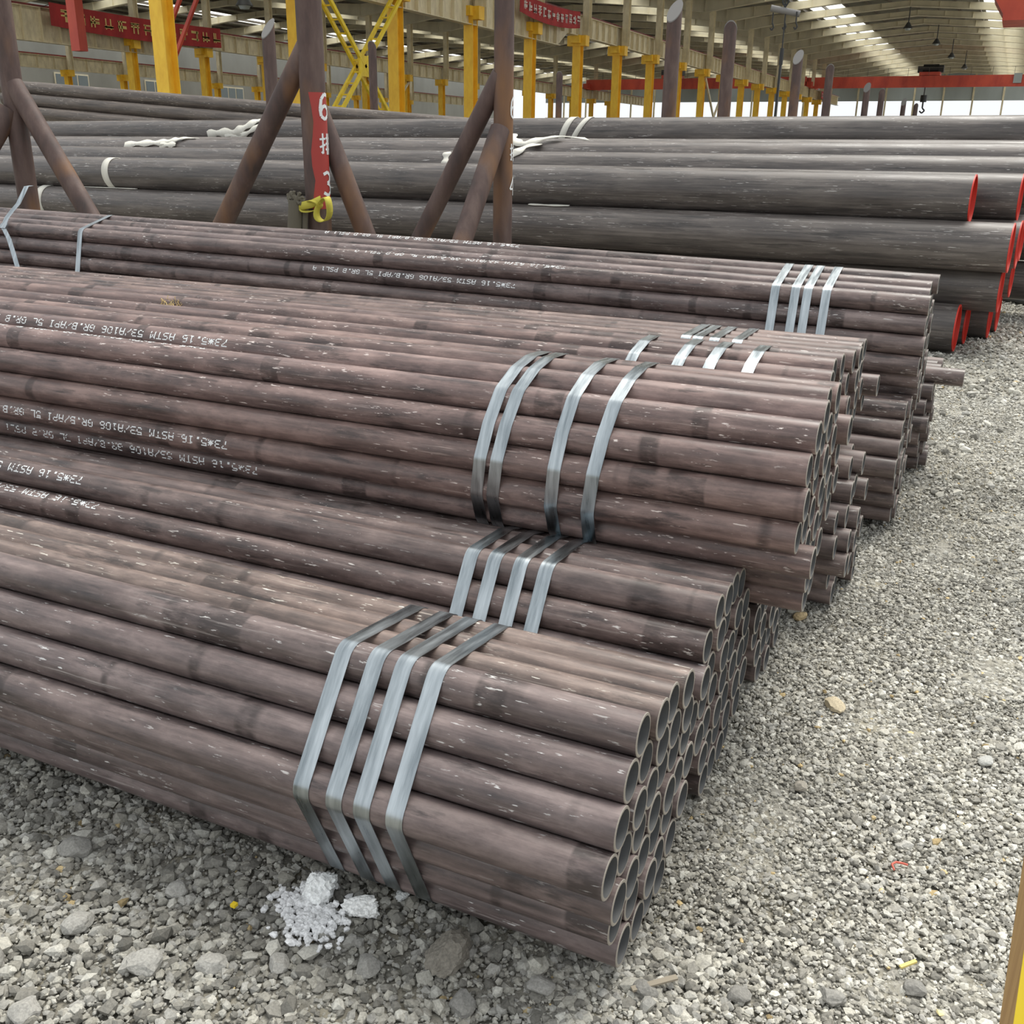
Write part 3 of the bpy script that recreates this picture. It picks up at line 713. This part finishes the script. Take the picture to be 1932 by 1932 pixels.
for k_ in ((0, 0), (1, 0)): del B2c[k_]
for k_ in ((0, 3),): del B2d[k_]
for k_ in ((1, 4), (2, 5), (2, 4), (3, 6), (3, 5), (4, 5), (4, 4), (5, 4)): del B2e[k_]
def settle(bundles, steps=700):
    """push overlapping pipes apart in cross section; near-side pipes are stiff, buried ones give way"""
    keys, P_, Wt, Gid = [], [], [], []
    for g, bd in enumerate(bundles):
        ring_b = bd is B3 or bd is B5
        for k_, p in bd.items():
            keys.append((g, k_)); P_.append(p); Gid.append(g)
            front = (k_[0] == 3 and 1 <= k_[1] <= 7) if ring_b else (k_[1] == 0 or k_[0] == 0 and bd is not B2b and bd is not B2c and not (bd is B2 and k_[1] == 3))
            Wt.append(.06 if front else 1.0)
    P_ = np.array(P_, float); Wt = np.array(Wt); Gid = np.array(Gid); P0 = P_.copy()
    same = Gid[:, None] == Gid[None]; lim = np.where(same, D-.0002, D+.0026); np.fill_diagonal(lim, 0)
    for _ in range(steps):
        df = P_[:, None]-P_[None]; ds = np.sqrt((df**2).sum(-1))+1e-9
        pen = np.clip(lim-ds, 0, None); np.fill_diagonal(pen, 0)
        share = Wt[:, None]/(Wt[:, None]+Wt[None])
        P_ += (df/ds[..., None]*(pen*share)[..., None]).sum(1)*.6
        P_[:, 1] = np.maximum(P_[:, 1], R-.002)
    for (g, k_), p in zip(keys, P_): bundles[g][k_] = (float(p[0]), float(p[1]))
    return float(np.abs(P_-P0).max()), float(pen.max())
SETTLED = settle([B1, B2, B2b, B2c, B2d, B2e, B3, B5, B5b, B6])
P1 = bundle(B1, -.386, .006, T_FRONT, 'inner or far side pipe of the foremost bundle, only its open end showing', 'pipes of the foremost bundle',
            {(0, 0): -.389, (0, 1): -.379, (0, 2): -.383, (0, 3): -.376, (1, 0): -.390, (2, 0): -.387, (3, 0): -.388, (5, 0): -.393}, short='foremost bundle')
for i in range(4): P1[(0, i)].color = (*((1.0, 1.0, 1.02) if i == 0 else T_DUST), 1)
P2 = bundle(B2, -.402, .008, (1.02, 1.0, 1.0), 'inner or far side pipe of the ground bundle behind the foremost, open end showing', 'pipes of the second ground bundle', short='ground bundle behind the foremost')
P2b = bundle(B2b, -.402, .008, T_FAR, 'steel pipe in the ground bundle under the curved stack with arched straps', 'pipes of the third ground bundle', skip=((0, 0), (0, 3), (1, 0), (1, 4)))
P2c = bundle(B2c, -.30, .03, T_FAR, 'steel pipe in the ground bundle under the rear upper bundles, ends uneven', 'pipes of the fourth ground bundle', {(6, 0): -.305, (4, 0): -.268}, skip=((0, 0), (1, 0)))
P2d = bundle(B2d, -.215, .008, T_FAR, 'inner pipe of the dark ground bundle below the flat topped bundle', 'pipes of the fifth ground bundle', skip=((0, 3),), short='dark bundle below the flat topped')
P2e = bundle(B2e, -.175, .02, T_FAR, 'steel pipe in the farthest ground bundle next to the large pipes', 'pipes of the farthest ground bundle', {(0, 0): -.06}, skip=((1, 4), (2, 5), (2, 4), (3, 6), (3, 5), (4, 5), (4, 4), (5, 4)))
P3 = bundle(B3, -.289, .006, T_PINK, 'inner or far side pipe of the round upper bundle with arched straps', 'pipes of the round upper bundle',
            {(3, 7): -.261, (3, 8): -.277, (3, 9): -.283, (3, 16): -.26, (3, 1): -.292}, short='round upper bundle', ring=True)
P5 = bundle(B5, -.355, .014, T_PINK, 'inner or far side pipe of the middle upper bundle behind the arched straps', 'pipes of the middle upper bundle', short='middle upper bundle', ring=True)
P5b = bundle(B5b, -.352, .012, (1.1, 1.02, .98), 'inner pipe of the rear upper bundle just before the flat topped one', 'pipes of the rear upper bundle', {(2, 5): -.30}, short='rear upper bundle')
P6 = bundle(B6, -.205, .010, (.98, .96, .96), 'inner or far side pipe of the flat topped bundle before the large pipes', 'pipes of the flat topped upper bundle', {}, slope=.0134, short='flat topped upper bundle')
stencil(P3[(3, 2)], -1.885, rad(150), .022, .0236); stencil(P3[(3, 6)], -1.79, rad(168), .022, .0232); stencil(P3[(3, 7)], -1.72, rad(178), .022, .0232, .35)
stencil(P3[(3, 3)], -1.93, rad(84), .022, .0236, .3)
stencil(P2[(0, 0)], -2.13, rad(140), .023, .0236); stencil(P2[(1, 0)], -2.05, rad(112), .023, .0236, .2)
stencil(P6[(1, 0)], -1.83, rad(152), .021, .0236); stencil(P6[(0, 0)], -1.62, rad(112), .021, .0236, .35); stencil(P6[(0, 3)], -1.93, rad(118), .021, .0236, .2)

# ------------------------------------------------------------------ straps
def hull(points):
    pts = sorted(set(points))
    def half(ps):
        h = []
        for p in ps:
            while len(h) > 1 and (h[-1][0]-h[-2][0])*(p[1]-h[-2][1])-(h[-1][1]-h[-2][1])*(p[0]-h[-2][0]) <= 0: h.pop()
            h.append(p)
        return h
    a, b_ = half(pts), half(pts[::-1]); return a[:-1]+b_[:-1]
def strap(pos, X, label, group, lean=0.0, wd=.032, slope=0, zend=0, mat_=None, skew=0.0):
    pts = []
    for (y, z) in pos.values():
        zz = z-slope*(X-zend)
        for i in range(40): a = 2*PI*i/40; pts.append((round(y+(R+.0006)*cos(a), 5), round(zz+(R+.0006)*sin(a), 5)))
    H = hull(pts); n = len(H); cy = sum(p[0] for p in H)/n; cz = sum(p[1] for p in H)/n
    # resample long straight runs
    Q = []
    for i in range(n):
        p, q = H[i], H[(i+1) % n]; d = math.hypot(q[0]-p[0], q[1]-p[1]); m = max(1, int(d/.03))
        for j in range(m): Q.append((p[0]+(q[0]-p[0])*j/m, p[1]+(q[1]-p[1])*j/m))
    n = len(Q); b = MB(); V = []; th = .0011
    for i in range(n):
        p0_, p_, p1_ = Q[i-1], Q[i], Q[(i+1) % n]
        tx, tz = p1_[0]-p0_[0], p1_[1]-p0_[1]; l = math.hypot(tx, tz); ny_, nz_ = tz/l, -tx/l
        x = X+lean*(p_[1]-cz)+skew*(p_[0]-cy)
        V += [(x-wd/2, p_[0], p_[1]), (x+wd/2, p_[0], p_[1]), (x+wd/2, p_[0]+ny_*th, p_[1]+nz_*th), (x-wd/2, p_[0]+ny_*th, p_[1]+nz_*th)]
    F = []
    for i in range(n):
        a = 4*i; c_ = 4*((i+1) % n)
        F += [(a+3, a+2, c_+2, c_+3), (a, c_, c_+1, a+1), (a, a+3, c_+3, c_), (a+1, c_+1, c_+2, a+2)]
    b.add(V, F)
    me = b.mesh('steel_strap', [mat_ or M_STRAP])
    bm = bmesh.new(); bm.from_mesh(me); bmesh.ops.recalc_face_normals(bm, faces=bm.faces)
    for f in bm.faces: f.smooth = True
    for e in bm.edges:
        if len(e.link_faces) == 2 and e.calc_face_angle(0) > rad(30): e.smooth = False
    bm.to_mesh(me); bm.free()
    o = link('steel_strap', me); return tag(o, label, 'strap', group)
ORD = ['fourth', 'third', 'second', 'first']
for X, w_ in zip((-.934, -.867, -.812, -.749), ORD): strap(B1, X, w_+' blue-grey steel strap from the pipe ends around the foremost bundle', 'straps of the foremost bundle')
for X, w_ in zip((-.955, -.898, -.835, -.775), ORD): strap(B2, X, w_+' steel strap from the pipe ends around the second ground bundle', 'straps of the second ground bundle')
for X, w_, l in zip((-1.035, -.992, -.845, -.752), ORD, (.09, .10, .06, .10)): strap(B3, X, w_+' arched steel strap from the pipe ends around the round upper bundle', 'straps of the round upper bundle', l)
for X, w_ in zip((-.905, -.772, -.685, -.580), ORD): strap(B5, X, w_+' steel strap from the pipe ends around the middle upper bundle', 'straps of the middle upper bundle', .1)
for X, w_ in zip((-.875, -.836, -.782, -.709), ORD): strap(B5b, X, w_+' dull steel strap from the pipe ends around the rear upper bundle', 'straps of the rear upper bundle')
for X, w_ in zip((-.752, -.677, -.632, -.564), ORD): strap(B6, X, w_+' pale blue steel strap from the pipe ends around the flat topped bundle', 'straps of the flat topped bundle', 0, .032, .0134, -.205)
strap(B6, -4.36, 'narrow pale steel strap far along the flat topped bundle', None, 0, .032, .0134, -.205, None, -.12)
# loose strap, its free end standing up above the bundle
zt = .585+3*S3*D*1.035+R+.0134*4.67
b = MB(); pts = [(-4.68, 2.62, .663), (-4.74, 2.655, .74), (-4.803, 2.69, .815), (-4.872, 2.72, .869), (-4.882, 2.76, .915), (-4.888, 2.80, .945), (-4.886, 2.85, .985), (-4.864, 2.90, 1.073), (-4.835, 2.91, 1.078)]
nr = [(0, -.95, .3)]*3+[(0, -.8, .6)]+[(0, -.85, .5)]*5
ribbon(b, pts[:4], nr[:4], (.018, 0, 0), .0012, 0); ribbon(b, pts[3:], nr[3:], (.018, 0, 0), .0012, 0)
ribbon(b, [(-4.872, 2.716, .862), (-4.872, 2.735, .885)], [(0, -.8, .6)]*2, (.024, 0, 0), .006, 0)
o = b.build('steel_strap', [M_STRAP]); tag(o, 'loose steel strap with its free end standing above the flat topped bundle', 'strap')

# ------------------------------------------------------------------ gravel, stones and litter
def ico(sub=0):
    bm = bmesh.new(); bmesh.ops.create_icosphere(bm, subdivisions=sub+1, radius=1)
    v = np.array([x.co[:] for x in bm.verts]); f = np.array([[x.index for x in y.verts] for y in bm.faces]); bm.free(); return v, f
IV, IF = ico(0)
OV = np.array([(1, 0, 0), (0, 1, 0), (-1, 0, 0), (0, -1, 0), (0, 0, 1), (0, 0, -1)], float)
OF = np.array([(0, 1, 4), (1, 2, 4), (2, 3, 4), (3, 0, 4), (1, 0, 5), (2, 1, 5), (3, 2, 5), (0, 3, 5)])
def occupied(x, y):
    """footprint where bundles cover the gravel completely"""
    return ((x < -.48) & (y > .20) & (y < 3.75)) | ((x < -.20) & (y > 6.42) & (y < 9.0))
PAL = np.array([(.42, .405, .365), (.32, .31, .285), (.53, .515, .47), (.24, .232, .212), (.46, .452, .43), (.61, .60, .56)])
def pebbles(n, xr, yr, smin, smax, base_v, base_f, keep=None, zoff=-.010, flat=(.5, .85), dist=2.0):
    x = rng.uniform(*xr, n); y = rng.uniform(*yr, n)
    ok = ~occupied(x, y)
    if keep is not None: ok &= keep(x, y)
    x, y = x[ok], y[ok]; n = len(x)
    s = smin*(smax/smin)**(rng.random(n)**dist)
    nv = len(base_v)
    V = base_v[None]*(1+rng.normal(0, .16, (n, nv, 1)))+rng.normal(0, .10, (n, nv, 3))
    sc_ = np.stack([rng.uniform(.75, 1.3, n), rng.uniform(.7, 1.1, n), rng.uniform(*flat, n)], -1)
    V = V*sc_[:, None, :]*s[:, None, None]
    a = rng.uniform(0, 2*PI, n); ca, sa = np.cos(a)[:, None], np.sin(a)[:, None]
    t_ = rng.normal(0, .35, n); ct, st = np.cos(t_)[:, None], np.sin(t_)[:, None]
    X_, Y_, Z_ = V[..., 0], V[..., 1], V[..., 2]
    Y_, Z_ = Y_*ct-Z_*st, Y_*st+Z_*ct
    X_, Y_ = X_*ca-Y_*sa, X_*sa+Y_*ca
    zb = zoff+s*rng.uniform(.15, .55, n)
    V = np.stack([X_+x[:, None], Y_+y[:, None], Z_+zb[:, None]], -1).reshape(-1, 3)
    F = (base_f[None]+(np.arange(n)*nv)[:, None, None]).reshape(-1, 3)
    tone = ground_tone(x, y)
    c = PAL[rng.integers(0, len(PAL), n)]*rng.uniform(.8, 1.2, (n, 1))
    c = c*(.50+.66*tone[:, None])*np.array([1, .99, .95])
    warm = rng.random(n) < .006; c[warm] = c[warm]*np.array([1.25, 1.0, .6])
    return V, F, np.repeat(np.clip(c, 0, .88), nv, 0)
M_STONE = mat('gravel_stone', (.4, .38, .33), .9, 0, .3); k = NB(M_STONE)
at = k.new('Attribute', attribute_name='tint'); nz = k.noise(k.coord('Object'), 240, 3, .6)
k.ln(k.mix(1.0, at.outputs['Color'], k.ramp(nz, [(.3, (.72,)*3), (.7, (1.15,)*3)]), 'MULTIPLY'), k.b.inputs['Base Color']); k.bump(nz, .35, .002)
def stone_mesh(name, parts, smooth=False):
    V, F, C_ = [], [], []; off = 0
    for v, f, c in parts: V.append(v); F.append(f+off); C_.append(c); off += len(v)
    V = np.concatenate(V); F = np.concatenate(F); C_ = np.concatenate(C_)
    me = bpy.data.meshes.new(name); me.vertices.add(len(V)); me.vertices.foreach_set('co', V.ravel().astype(np.float32))
    me.loops.add(F.size); me.loops.foreach_set('vertex_index', F.ravel().astype(np.int32))
    me.polygons.add(len(F)); me.polygons.foreach_set('loop_start', np.arange(0, F.size, 3, dtype=np.int32)); me.polygons.foreach_set('loop_total', np.full(len(F), 3, np.int32))
    me.update(calc_edges=True)
    at_ = me.attributes.new('tint', 'FLOAT_COLOR', 'POINT'); at_.data.foreach_set('color', np.concatenate([C_, np.ones((len(C_), 1))], 1).ravel().astype(np.float32))
    me.materials.append(M_STONE); me.polygons.foreach_set('use_smooth', np.full(len(F), smooth)); me.validate(); return me
left_dark = lambda x, y: (y < .25) & (x < -.25)
parts = [pebbles(38000, (-2.4, -.25), (-.65, .35), .0030, .0115, IV, IF, left_dark),
         pebbles(1100, (-2.4, -.25), (-.65, .35), .011, .019, IV, IF, left_dark, dist=1.8),
         pebbles(55000, (-.52, .52), (-.35, 2.3), .0028, .0090, IV, IF),
         pebbles(700, (-.5, .75), (-.6, 2.6), .009, .015, IV, IF),
         pebbles(15000, (.45, 1.7), (-.9, 3.0), .0035, .011, OV, OF, lambda x, y: rng.random(len(x)) < np.clip((1.7-x)/1.1, 0, 1)),
         pebbles(9000, (.6, 2.2), (2.5, 9.0), .006, .016, OV, OF, lambda x, y: rng.random(len(x)) < np.clip((2.2-x)/1.3, 0, 1)),
         pebbles(50000, (-.52, .70), (-.5, 2.8), .0022, .0052, OV, OF),
         pebbles(34000, (-.45, .9), (2.2, 5.2), .0040, .011, OV, OF),
         pebbles(14000, (-.40, 1.2), (5.0, 11.0), .008, .02, OV, OF),
         pebbles(1600, (-.30, 1.4), (3.0, 12.0), .010, .028, IV, IF)]
gravel = link('gravel', stone_mesh('gravel', parts)); tag(gravel, 'loose grey gravel spread over the yard floor', 'gravel', None, 'stuff')
def rock(x, y, z, s, col, label, group=None, sub=2, rough=.22, cat='stone', seed=0):
    r_ = np.random.default_rng(seed+int(abs(x)*1000)); v, f = ico(sub); v = v.copy()
    d = r_.normal(0, 1, (14, 3)); d /= np.linalg.norm(d, axis=1)[:, None]
    h = r_.uniform(.62, .95, 14)
    for dd, hh in zip(d, h):                # chip flat facets off the ball
        t_ = v@dd; over = t_ > hh; v[over] -= np.outer(t_[over]-hh, dd)
    v *= 1+r_.normal(0, rough*.12, (len(v), 1)); v = v*np.array(s)
    v[:, 2] = np.maximum(v[:, 2], -s[2]*.6)
    me = stone_mesh('stone', [(v, f, np.tile(np.array(col), (len(v), 1)))])
    o = link('stone', me, None, (x, y, z+s[2]*.45), (0, 0, r_.uniform(0, 6))); return tag(o, label, cat, group)
rock(-.957, .050, 0, (.040, .034, .032), (.90, .91, .90), 'largest white lime lump beside the foremost bundle', sub=3, rough=.6)
rock(-.862, .045, 0, (.036, .026, .022), (.88, .88, .86), 'flat white lime lump on the gravel next to the largest white one', sub=3, rough=.6)
rock(-.815, .118, 0, (.022, .016, .014), (.66, .67, .66), 'small white lump tucked beneath the foremost bundle', sub=3, rough=.6)
rock(-.668, .020, -.004, (.052, .036, .026), (.24, .22, .185), 'big brown-grey stone on the gravel before the foremost bundle', sub=3, rough=.4)
rock(-.201, 1.182, -.006, (.040, .026, .014), (.56, .48, .34), 'tan flat stone on the pale gravel beside the pipe ends')
rock(-.372, 1.66, -.004, (.026, .020, .016), (.55, .42, .24), 'ochre stone below the round upper bundle')
rock(-.400, 1.69, -.004, (.022, .018, .014), (.58, .56, .48), 'pale stone beside the ochre one below the round bundle')
rock(-.215, .79, -.004, (.018, .014, .012), (.36, .33, .28), 'small dark stone lying near the ends of the foremost bundle')
rock(.150, 1.08, -.004, (.022, .016, .012), (.50, .50, .47), 'grey sharp stone at the edge of the driving lane')
for i, (x, y, s) in enumerate(((-1.46, -.06, .030), (-1.30, -.20, .026), (-1.12, -.22, .028), (-1.20, -.06, .022), (-1.02, -.17, .024), (-.92, -.12, .020), (-.78, -.06, .022), (-1.36, -.34, .034),
                               (-1.22, -.38, .026), (-.60, -.06, .024), (-.50, .03, .022), (-.34, .10, .020), (-.20, .16, .018), (-.06, .22, .020), (.06, .30, .018), (-.42, .22, .018))):
    g = random.uniform(.24, .40); rock(x, y, -.006, (s*1.2, s, s*.65), (g, g*.97, g*.89), 'fist sized grey stone lying in the coarse gravel of the foreground', 'larger grey stones in the foreground gravel', seed=i)
# white crumbs round the lime lumps
parts = []
x = rng.normal(-.925, .030, 420); y = rng.normal(-.012, .030, 420); x[:90] = rng.normal(-.985, .02, 90); y[:90] = rng.normal(.02, .02, 90)
s = rng.uniform(.003, .0085, 420); V = (IV[None]*(1+rng.normal(0, .2, (420, 12, 1))))*s[:, None, None]*np.array([1, 1, .8])+np.stack([x, y, s*.8], -1)[:, None, :]
F = (IF[None]+(np.arange(420)*12)[:, None, None]).reshape(-1, 3)
cr = link('lime_crumbs', stone_mesh('lime_crumbs', [(V.reshape(-1, 3), F, np.repeat(rng.uniform(.7, .92, (420, 1)), 12, 0)*np.ones((1, 3)))]))
tag(cr, 'crumbled white lime scattered round the white lumps', 'crumbs', None, 'stuff')
# litter
b = MB(); b.path([(.0, .585, .008), (-.006, .595, .012), (.0, .605, .012), (.012, .610, .010), (.022, .612, .008)], .0022, 6)
tag(b.build('plastic_scrap', mat('red_plastic', (.6, .12, .08), .5)), 'curled scrap of red plastic on the gravel', 'litter')
b = MB(); b.bar((.035, .330, .008), (.058, .352, .012), .006, .004)
tag(b.build('wood_chip', mat('pale_wood', (.75, .6, .2), .7)), 'thin yellow wood chip lying on the gravel', 'litter')
b = MB(); b.box((-1.078, -.056, .006), (-1.068, -.046, .012)); tag(b.build('paint_flake', M_YEL2), 'small yellow paint flake in the dark gravel', 'litter')
b = MB(); b.bar((-.36, .085, .006), (-.30, .14, .009), .010, .004); tag(b.build('wood_splinter', mat('grey_wood', (.30, .26, .20), .8)), 'flat wood splinter below the lowest pipe end', 'litter')
b = MB(); lift = lambda yq: max(z+math.sqrt(max(R*R-(y-yq)**2, 0)) for y, z in list(B5.values())+list(B3.values()) if abs(y-yq) < R)
for i in range(46):
    a = random.uniform(0, 6.28); l = random.uniform(.006, .022); x0_, y0_ = random.gauss(-2.61, .022), random.gauss(1.545, .010); zl = lift(y0_)
    b.bar((x0_, y0_, zl), (x0_+l*cos(a), y0_+l*.5*sin(a), zl+random.uniform(0, .02)), .0016)
tag(b.build('straw', mat('dry_straw', (.62, .48, .22), .8)), 'tuft of dry straw caught between the upper bundles', 'straw', None, 'stuff')
b = MB(); b.path([(.02, 9.6, .03), (.35, 9.2, .03), (.8, 8.9, .03), (1.5, 8.9, .03)], .03, 8)
tag(b.build('rubber_hose', M_DARK), 'black hose on the ground by the large pipe ends', 'hose')
# timber bearers under the ground bundles
b6 = [B1[(6, i)] for i in range(4)]; sl = (b6[3][1]-b6[0][1])/(b6[3][0]-b6[0][0])
for x in (-2.1, -3.6, -5.2):       # wedge under the tilted foremost bundle, flat board under the others
    zt0, zt1 = b6[0][1]-R-.03*sl+.0005, b6[0][1]-R+.24*sl+.0005; ya, yb = b6[0][0]-.03, b6[0][0]+.24
    b = MB(); b.add([(x-.05, ya, -.03), (x+.05, ya, -.03), (x+.05, yb, -.03), (x-.05, yb, -.03), (x-.05, ya, zt0), (x+.05, ya, zt0), (x+.05, yb, zt1), (x-.05, yb, zt1)],
                  [(0, 3, 2, 1), (4, 5, 6, 7), (0, 1, 5, 4), (1, 2, 6, 5), (2, 3, 7, 6), (3, 0, 4, 7)])
    tag(b.build('timber_bearer', M_BROWNST), 'dark wedge of timber lying under the foremost bundle', 'plank', 'bearers under the foremost bundle')
    b = MB(); b.box((x-.05, .55, -.03), (x+.05, 3.8, -.004)); tag(b.build('timber_bearer', M_BROWNST), 'dark flat board lying under the rear ground bundles', 'plank', 'bearers under the rear bundles')
# yellow post at the lower right
base = Vector((.152, -.213, 0)); ax = Vector((-.025, .356, .934)).normalized()
v1 = Vector((.006, -.079, .030)); f1 = v1.cross(ax).normalized()*-.09
if f1.x < 0: f1 = -f1
o = empty('guard_post', base, 'leaning square timber post with ochre sides and a yellow face beside the driving lane', 'post')
M_OCHRE = mat('ochre_grain', (.50, .30, .11), .7); k = NB(M_OCHRE)  # streaked ochre for the post body; only the front face is yellow
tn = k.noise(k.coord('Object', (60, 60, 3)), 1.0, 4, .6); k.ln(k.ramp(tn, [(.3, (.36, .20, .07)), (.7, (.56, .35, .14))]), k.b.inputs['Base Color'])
def prism(p, a, b_, L):
    return [p, p+a, p+a+b_, p+b_, p+L, p+a+L, p+a+b_+L, p+b_+L]
b = MB(); b.add(prism(Vector((0, 0, -.02)), v1*.97, f1, ax*.95), [(0, 3, 2, 1), (4, 5, 6, 7), (0, 1, 5, 4), (1, 2, 6, 5), (2, 3, 7, 6), (3, 0, 4, 7)]); b.build('timber', M_OCHRE, o)
b = MB(); b.add(prism(Vector((0, 0, -.02))+v1*.97, v1*.03, f1, ax*.95), [(0, 3, 2, 1), (4, 5, 6, 7), (0, 1, 5, 4), (1, 2, 6, 5), (2, 3, 7, 6), (3, 0, 4, 7)]); b.build('yellow_face', M_YEL2, o)
